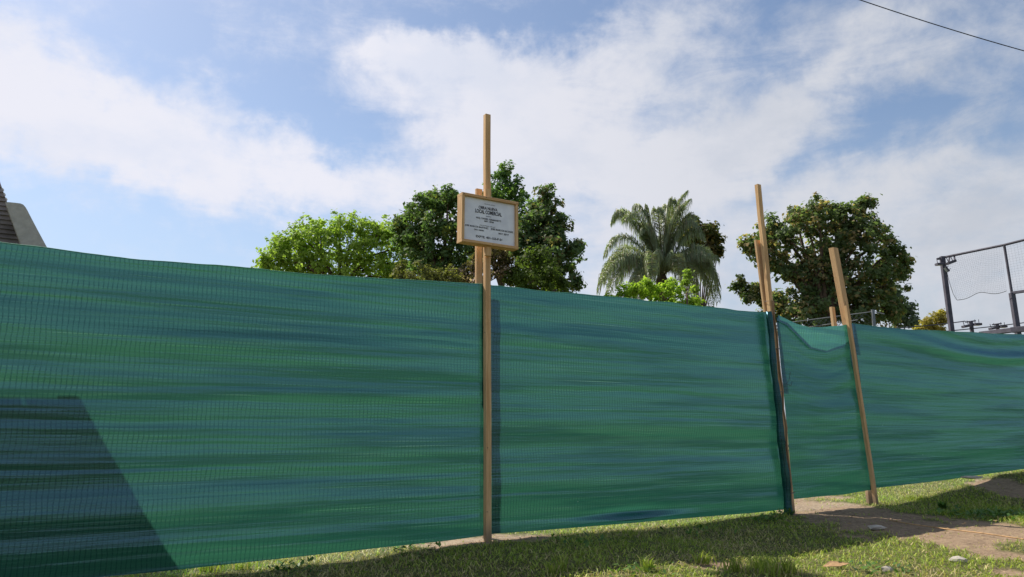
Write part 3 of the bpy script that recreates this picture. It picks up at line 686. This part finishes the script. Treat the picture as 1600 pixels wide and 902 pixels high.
tree('tall_tree', [(792,272,16),(785,290,22),(804,300,20),(770,310,24),(800,325,24),(778,345,34),(808,355,22),(765,380,34),(800,388,20),(752,318,14),(740,340,16)],
     27, .14, 1.0, (.09, .165, .06), (.19, .29, .10), 'tall narrow dark tree rising behind the notice board', TG, clump=.28, seed=5, tr=.2, tips=(np.array([.14,.2,.05]), .15))
tree('round_tree', [(826,348,18),(815,372,24),(822,395,26),(852,305,16),(842,322,18),(862,330,20),(850,350,28),(876,352,16),(836,375,30),(870,378,28),(893,388,12),(903,383,7),(850,405,40),(885,415,22),(870,440,30),(830,440,34),(898,440,8)],
     24, .14, 1.0, (.09, .14, .065), (.18, .25, .11), 'dark irregular tree right of the notice board', TG, clump=.28, seed=6, tr=.2, tips=(np.array([.22,.18,.09]), .14))
tree('olive_bush', [(845,400,20),(825,420,24),(805,432,18),(860,425,18),(835,445,26),(870,448,20)],
     21, .10, 1.0, (.07, .11, .025), (.14, .18, .045), 'lighter olive green bush below the dark tree right of the sign post', 'bushes showing over the fence', clump=.22, seed=7, tr=.08, cat='bush')
tree('russet_bush', [(742,410,16),(728,425,20),(750,430,18),(785,405,14),(790,425,18),(712,440,20),(770,395,16),(745,448,22)],
     21, .09, .8, (.10, .085, .04), (.17, .14, .07), 'reddish brown bush with pale flowers behind the sign post', 'bushes showing over the fence', clump=.20, seed=8, tr=.08, tips=(np.array([.55,.40,.36]), .20), cat='bush')
tree('pale_bush', [(630,428,18),(655,432,22),(685,438,18),(705,436,14),(640,450,20),(670,452,24)],
     20, .09, .9, (.13, .13, .05), (.22, .22, .08), 'straw green bush at the foot of the dark tree left of the sign', 'bushes showing over the fence', clump=.2, seed=9, tr=.08, cat='bush')
tree('brown_tipped_tree', [(1085,346,12),(1104,358,14),(1121,376,11),(1122,393,9),(1076,352,12),(1080,368,16),(1098,372,16),(1112,382,13),(1120,396,8),(1095,392,16),(1065,370,14),(1085,405,14)],
     38, .22, .9, (.055, .075, .025), (.12, .12, .04), 'small brown tipped tree partly hidden by the palm', TG, clump=.42, seed=10, tr=.15, tips=(np.array([.22,.17,.07]), .4))
tree('large_tree', [(1172,385,16),(1190,372,20),(1215,352,18),(1198,398,24),(1228,372,28),(1242,338,14),(1255,350,26),(1276,328,20),(1290,345,28),(1308,328,16),(1325,345,26),(1342,322,13),(1358,318,8),(1350,350,22),(1345,375,34),(1290,385,38),(1380,372,18),(1398,392,20),(1412,402,14),(1385,415,34),(1408,425,14),(1335,415,44),(1380,450,34),(1250,412,34),(1218,418,20),(1300,440,46),(1350,475,40),(1240,462,30),(1215,480,26),(1270,490,44),(1390,482,24),(1330,500,44),(1240,495,34)],
     25, .15, 1.0, (.10, .14, .065), (.20, .25, .11), 'large dark rounded tree with brown tipped leaves behind the leaning posts', TG, clump=.32, seed=11, tr=.3, tips=(np.array([.36,.27,.14]), .14), trunk_x=1300)
tree('leafy_branch_tree', [(1158,440,9),(1163,455,12),(1178,450,9),(1172,466,9),(1188,462,10),(1150,447,5),(1195,470,8)],
     24.5, .12, .6, (.05, .08, .03), (.12, .16, .06), 'low sparse tree reaching out left below the large dark tree', TG, clump=.22, seed=12, tr=.08, tips=(np.array([.28,.25,.13]), .2), trunk_x=1215)
tree('far_tree', [(1400,462,16),(1415,480,14),(1405,495,20),(1425,500,10),(1385,480,16)],
     55, .30, .8, (.10, .14, .10), (.16, .20, .14), 'hazy grey green tree far behind the large dark tree', TG, clump=.6, seed=13, tr=.2)
tree('yellow_tree', [(1443,510,9),(1452,502,9),(1464,498,9),(1470,490,5),(1472,503,8),(1456,514,10),(1470,516,10),(1440,516,8)],
     45, .17, .9, (.28, .23, .055), (.46, .37, .11), 'small yellow leaved tree beside the court post', TG, clump=.36, seed=14, tr=.1)
tree('bright_shrub', [(962,468,12),(978,458,12),(995,452,13),(1012,444,10),(1020,458,16),(1040,452,13),(1052,446,9),(1060,464,15),(1080,474,12),(1092,478,8),(985,475,18),(1030,478,20),(1060,485,16)],
     23, .10, .95, (.24, .36, .04), (.44, .54, .10), 'bright lime green shrub in front of the palm', 'bushes showing over the fence', clump=.20, seed=15, tr=.06, cat='bush')
tree('sapling', [(1070,440,7),(1076,428,5),(1085,452,4)], 22.5, .10, .35, (.24, .34, .06), (.40, .48, .12), 'thin sapling with few leaves right of the lime shrub', None, clump=.16, seed=16, tr=.035, trunk_x=1082, cat='sapling')

# ------------------------------------------------------------------ palm
PDp = 29.0  # metres away
pc0 = at(1034, 432, PDp); palm = empty('queen_palm', (pc0[0], PDp, 0), 'feathery grey green palm with drooping fronds between the two dark tree groups', 'palm tree')
g_ = Geo(); g_.tube([(pc0[0]-.1, PDp, -.1), (pc0[0]+.05, PDp, 2.5), (pc0[0], PDp, pc0[2]-.9), (pc0[0], PDp, pc0[2]-.2), (pc0[0], PDp, pc0[2]+.15)], [.27, .22, .20, .26, .12], 12); g_.build('trunk', BARK, palm, True)
# frond: tip pixel, arch peak pixel, depth shift at the tip
fr = [((1044,322),(1040,330),.6),((1024,330),(1030,335),-.7),((990,326),(1010,325),.5),((1052,316),(1046,322),-.3),((1085,345),(1066,335),.2),((1100,372),(1078,352),-.5),((1073,300),(1048,335),.3),((1066,322),(1050,350),-.8),((958,345),(985,322),.4),((975,345),(1000,330),-1.0),((1005,360),(1012,345),1.2),((945,400),(975,355),-.6),((938,440),(968,385),.3),((948,462),(980,402),-1.2),
      ((985,470),(1000,410),-1.9),((965,445),(990,390),1.4),((1112,405),(1085,378),1.0),((1105,420),(1090,372),-.9),((1118,450),(1095,385),.5),((1112,478),(1092,400),-.7),((1085,465),(1075,395),-1.6),((1060,440),(1058,385),-2.0),((1020,440),(1018,380),-2.1),((1040,370),(1036,372),1.8),
      ((1078,312),(1056,340),.9),((1010,322),(1018,358),.2),((1000,470),(1005,405),2.0),((1070,470),(1072,395),1.8),((950,425),(978,372),1.3),((1100,440),(1085,385),1.7)]
rp = np.random.default_rng(77)
ex = np.random.default_rng(5)
fr = fr+[((1112,462),(1100,380),1.5),((935,455),(960,385),-.4),((1122,470),(1106,392),-.3)]+[((t0[0]+ex.uniform(-12, 12), t0[1]+ex.uniform(-4, 16)), (p0[0]+ex.uniform(-8, 8), p0[1]+ex.uniform(0, 18)), -d0+ex.uniform(-.5, .5)) for (t0, p0, d0) in fr[::2] if t0[1] > 330]
for (tip, pk, dy) in fr:
    a = pc0+np.array([rp.normal(0, .06), rp.normal(0, .06), .05]); c = at(*tip, PDp+dy); b = at(*pk, PDp+dy*.45)
    b = b*1.0+(b-(a+c)/2)*.45                                     # bezier handle so that the curve passes near the arch peak
    n = 46; tt_ = np.linspace(0, 1, n)[:, None]; Q = (1-tt_)**2*a+2*tt_*(1-tt_)*b+tt_**2*c
    T_ = np.gradient(Q, axis=0); T_ /= np.linalg.norm(T_, axis=1)[:, None]
    V = []; Fc = []; CO = []
    gq = Geo(); gq.tube([Q[i] for i in range(0, n, 3)], list(np.linspace(.035, .008, len(range(0, n, 3)))), 5, False)
    rac = gq.build('frond', FRONDM, palm)
    ca = rac.data.color_attributes.new('col', 'FLOAT_COLOR', 'POINT'); ca.data.foreach_set('color', np.tile([.20, .19, .09, 1], len(rac.data.vertices)).astype(np.float32))
    V = []; CO = []
    for i in range(5, n):
        f_ = i/(n-1); Lf = .62*math.sin(PI*min(1, .18+f_*.80))**.7+.12
        sd = np.cross(T_[i], [0, 0, 1.]); sd /= np.linalg.norm(sd)+1e-6
        for sg in (-1, 1):
            for r3 in range(5):
                o_ = Q[i]+T_[i]*rp.uniform(-.04, .04)
                d1 = sd*sg*rp.uniform(.35, 1.0)+np.array([0, 0, rp.uniform(-.25, .45)])+T_[i]*rp.uniform(.2, .7); d1 /= np.linalg.norm(d1)
                L = Lf*rp.uniform(.7, 1.1); p1 = o_+d1*L*.42; p2 = p1+(d1*.25+np.array([0, 0, -.75]))*L*.40; p3 = p2+np.array([d1[0]*.06, d1[1]*.06, -1])*L*.38
                wv = np.cross(d1, rp.normal(size=3)); wv /= np.linalg.norm(wv); wv *= .0105
                V += [o_-wv*.5, o_+wv*.5, p1-wv, p1+wv, p2-wv*.9, p2+wv*.9, p3]
                u = rp.random(); cc = np.array([.15, .195, .11])*(1-u)+np.array([.33, .37, .23])*u
                if rp.random() < .16: cc = np.array([.24, .20, .12])
                CO += [cc]*7
    V = np.array(V); k = np.arange(len(V)//7)[:, None]*7
    me = npmesh('leaflets', V, [np.concatenate([k+[0,1,3,2], k+[2,3,5,4]]), k+[4,5,6]], np.array(CO))
    lf = link('leaflets', me, FRONDM, rac); lf['kind'] = 'stuff'; ntri += len(me.polygons)*2

# ------------------------------------------------------------------ sports court behind
c0 = at(1481, 560, 18.0)
court = empty('court_enclosure', (c0[0], 18, 0), 'dark steel court cage with a corner light post and netting at the right edge', 'sports cage')
def W_(x, y, Y): return at(x, y, Y)
def bar2(name, a, b, r, m, par, n=6):
    g_ = Geo(); g_.tube([a, b], r, n); return g_.build(name, m, par)
def sq(name, a, b, w_, m, par):
    g_ = Geo(); d = np.array(b)-np.array(a); d /= np.linalg.norm(d); s_ = np.cross(d, [0, 1., 0]); s_ /= np.linalg.norm(s_); u_ = np.cross(s_, d); g_.bar(a, b, s_*w_/2, u_*w_/2, .006); return g_.build(name, m, par)
pt = W_(1472, 401, 18.0); pb_ = W_(1490, 540, 18.0); pb_ = pb_+(pb_-pt)*(pb_[2]/(pt[2]-pb_[2]))
sq('post', pb_, pt, .10, STEEL, court)
p2t = W_(1569, 383, 16.6); p2m = W_(1581, 458, 16.6); p2b = W_(1592, 530, 16.6); p2b = p2b+(p2b-p2m)*(p2b[2]/(p2m[2]-p2b[2]))
sq('post', p2m, p2t, .045, STEEL, court); sq('post', p2b, p2m, .10, STEEL, court)
r1e = W_(1700, 350, 15.0)
bar2('rail', W_(1476, 402, 18.0), p2t, .030, STEEL, court); bar2('rail', p2t, r1e, .030, STEEL, court)
sq('rail', W_(1581, 458, 16.6), W_(1720, 438, 15.0), .06, STEEL, court)
sq('beam', W_(1532, 522, 17.2), W_(1582, 516, 16.4), .10, STEEL, court); sq('beam', W_(1581, 516, 16.4), W_(1720, 503, 15.0), .12, STEEL, court)
bar2('rail', W_(1464, 405, 18.0), W_(1475, 403, 18.0), .03, STEEL, court)
def floodlight(c, par, s_=1.0, dx=1, tilt=0):
    g_ = Geo(); c = np.array(c, float); a_ = np.array([math.cos(tilt), 0, math.sin(tilt)])
    g_.bar(c-a_*.14*s_, c+a_*.14*s_, np.array([0, .11*s_, 0]), np.cross(a_, [0, 1, 0])*.045*s_, .01*s_); f_ = g_.build('floodlight', STEEL, par)
    g2 = Geo(); q = np.cross(a_, [0, 1, 0]); q = q if q[2] < 0 else -q
    g2.bar(c-a_*.11*s_+q*.048*s_, c+a_*.11*s_+q*.048*s_, np.array([0, .09*s_, 0]), q*.004*s_, 0); g2.build('lens', LAMPG, f_)
    for e in (-.08, .08): g3 = Geo(); g3.tube([c+a_*e*s_-q*.04*s_, c+a_*e*s_-q*.20*s_], .013*s_, 5); g3.build('bracket', STEEL, f_)
    return f_
floodlight(W_(1468, 413, 17.9), court, .6, 1, .05); floodlight(W_(1486, 410, 17.7), court, .7, 1, .35); floodlight(W_(1479, 421, 17.8), court, .5, 1, -1.0); 
bar2('rail', W_(1484, 401, 17.9), W_(1482, 412, 17.8), .02, STEEL, court); bar2('rail', W_(1491, 400, 17.8), W_(1492, 408, 17.7), .02, STEEL, court)
# netting: sagging lower edge
g_ = Geo(); TLp, TRp = W_(1477, 404, 18.0), p2t
def netpt(u, v):
    xb = 1482+u*(1571-1482); tp = TLp+(TRp-TLp)*u; yb = 470-16*u**.7+3*math.sin(u*9)+(-10 if u < .02 else 0); lw = W_(xb+8*(1-u), yb, 18-1.4*u)
    return tp+(lw-tp)*v+np.array([0, .06*math.sin(u*7+v*3), 0])
for i in range(33): g_.tube([netpt(i/32, v) for v in np.linspace(0, 1, 6)], .0010, 3, False)
for j in range(25): g_.tube([netpt(u, j/24) for u in np.linspace(0, 1, 10)], .0010, 3, False)
nt = g_.build('net', DARKW, court); nt['kind'] = 'stuff'
g_ = Geo(); g_.tube([netpt(u, 1) for u in np.linspace(0, 1, 18)], .007, 4, False); g_.tube([netpt(0, v) for v in np.linspace(0, 1, 8)], .006, 4, False); g_.build('net_cord', DARKW, court)
g_ = Geo(); q0, q1 = p2t, r1e; l0, l1 = W_(1581, 458, 16.6), W_(1720, 438, 15.0)
for i in range(26): u = i/25; g_.tube([q0+(q1-q0)*u, l0+(l1-l0)*u], .0010, 3, False)
for j in range(20): v = j/19; g_.tube([q0+(l0-q0)*v, q1+(l1-q1)*v], .0010, 3, False)
nt = g_.build('net', DARKW, court); nt['kind'] = 'stuff'
# distant light poles
for (x, y, Yd, lb) in ((1517, 503, 42, 'distant court light pole with twin floodlights, the one nearer the tall corner post'), (1558, 507, 46, 'distant court light pole with twin floodlights, the one under the net gap')):
    b0 = W_(x, y, Yd); r_ = empty('light_pole', (b0[0], Yd, 0), lb, 'light pole', 'distant court light poles')
    sq('pole', (b0[0], Yd, -.1), b0, .16, STEEL, r_)
    bar2('crossbar', b0+np.array([-.32, 0, -.02]), b0+np.array([.28, 0, .06]), .04, STEEL, r_)
    floodlight(b0+np.array([-.34, -.1, -.26]), r_, 1.5, 1, .2); floodlight(b0+np.array([.28, -.1, -.16]), r_, 1.4, 1, 0)
b0 = W_(1104, 481, 30); r_ = empty('light_pole', (b0[0], 30, 0), 'small dark floodlight just showing over the fence right of the palm', 'light pole')
sq('pole', (b0[0], 30, -.1), b0-np.array([0, 0, .1]), .10, STEEL, r_); floodlight(b0, r_, 1.0, 1, .1); bar2('crossbar', b0+np.array([-.1, 0, .07]), b0+np.array([.32, 0, .02]), .02, STEEL, r_)
# wires strung between the distant poles
for (a, b, s_, lb) in (((1380, 514, 40), (1508, 502, 42), .05, 'upper wire running to the nearer distant light pole'), ((1440, 521, 40), (1700, 490, 47), .1, 'long wire passing both distant light poles')):
    A, B = W_(*a), W_(*b); g_ = Geo(); g_.tube([A+(B-A)*u-Z3*s_*4*u*(1-u) for u in np.linspace(0, 1, 12)], .028, 4, False); tag(g_.build('wire', CABLE), lb, 'wire')
# wire fence behind the narrow stretch
wf0 = W_(1240, 600, 14.0); wf = empty('wire_fence', (wf0[0], 14, 0), 'chain link wire fence behind the sagging narrow stretch of cloth', 'fence')
L0, L1, L2 = W_(1226, 505, 14.5), W_(1365, 487, 13.8), W_(1450, 478, 13.4)
for (a, b, r_) in ((L0, L1, .009), (L1, W_(1382, 491, 13.7), .009), (W_(1240, 515, 14.5), W_(1340, 500, 13.8), .007)):
    bar2('line_wire', a, b, r_, GALV, wf, 5)
q = W_(1364, 488, 13.8); sq('post', (q[0], q[1], -.1), q+np.array([0, 0, .05]), .05, GALV, wf)
g_ = Geo(); l = L1-L0
for i in range(int(np.linalg.norm(l)/.09)):
    p = L0+l*(i*.09/np.linalg.norm(l))
    for sg in (1, -1): g_.tube([p, p+l/np.linalg.norm(l)*sg*.9-Z3*.9], .0022, 3, False)
nt = g_.build('chain_link', GALV, wf); nt['kind'] = 'stuff'
# overhead cable
A, B = W_(1150, -70, 13.0), W_(1900, 150, 16.0); g_ = Geo(); g_.tube([A+(B-A)*u-Z3*.28*4*u*(1-u) for u in np.linspace(0, 1, 40)], .010, 6, False)
tag(g_.build('overhead_cable', CABLE), 'black overhead cable crossing the top right corner of the sky', 'cable')

# ------------------------------------------------------------------ small things on the ground
STONE = simple('grey_stone', (.42, .38, .32), .9, 14, .25, bump=.5)
for (x, y, a, b, h, lb) in ((1369, 826, .085, .05, .022, 'flat grey stone slab lying in the shadow on bare earth'), (1517, 747, .13, .07, .02, 'pale stone lying beside the cloth at the right'), (1386, 893, .04, .03, .025, 'small white stone in the grass near the bottom edge'), (1498, 879, .06, .04, .03, 'brown stone half sunk in thin grass')):
    c = gnd(x, y); bm = bmesh.new(); bmesh.ops.create_icosphere(bm, subdivisions=2, radius=1)
    for v_ in bm.verts:
        k_ = 1+.22*random.uniform(-1, 1); v_.co = Vector((v_.co.x*a*k_, v_.co.y*b*k_, v_.co.z*h*(1+.1*random.uniform(-1, 1))))
        v_.co += Vector((c[0], c[1], c[2]+h*.45))
    me = bpy.data.meshes.new('stone'); bm.to_mesh(me); bm.free(); tag(link('stone', me, STONE), lb, 'stone')
LF = simple('dry_leaf', (.42, .26, .13), .8, 20, .3)
c = gnd(1306, 890); g_ = Geo(); P_ = [c+np.array([-.10, -.02, .02]), c+np.array([-.02, .03, .05]), c+np.array([.11, .02, .035]), c+np.array([.02, -.03, .025])]
g_.quad_prism(P_, [q+np.array([0, 0, .003]) for q in P_]); tag(g_.build('dry_leaf', LF), 'curled tan dry leaf lying on the lit grass near the bottom edge', 'leaf')
# tan tube standing for the thin line of sun let through the cloth gap
def polyl(pts): return [gnd(x, y)+np.array([0, 0, .012]) for x, y in pts]
g_ = Geo(); g_.tube(polyl([(1390, 815), (1430, 822), (1480, 829), (1540, 836), (1600, 845)]), .006, 5); tag(g_.build('item', LF), 'thin tan tube added as the line of sun along the bare earth path', 'item')
print('leaf tris', ntri)

print('TRIS', sum(sum(len(p.vertices)-2 for p in o.data.polygons) for o in COL.objects if o.type == 'MESH' and len(o.data.polygons) < 10000)+sum(int(len(o.data.loops)-2*len(o.data.polygons)) for o in COL.objects if o.type == 'MESH' and len(o.data.polygons) >= 10000))
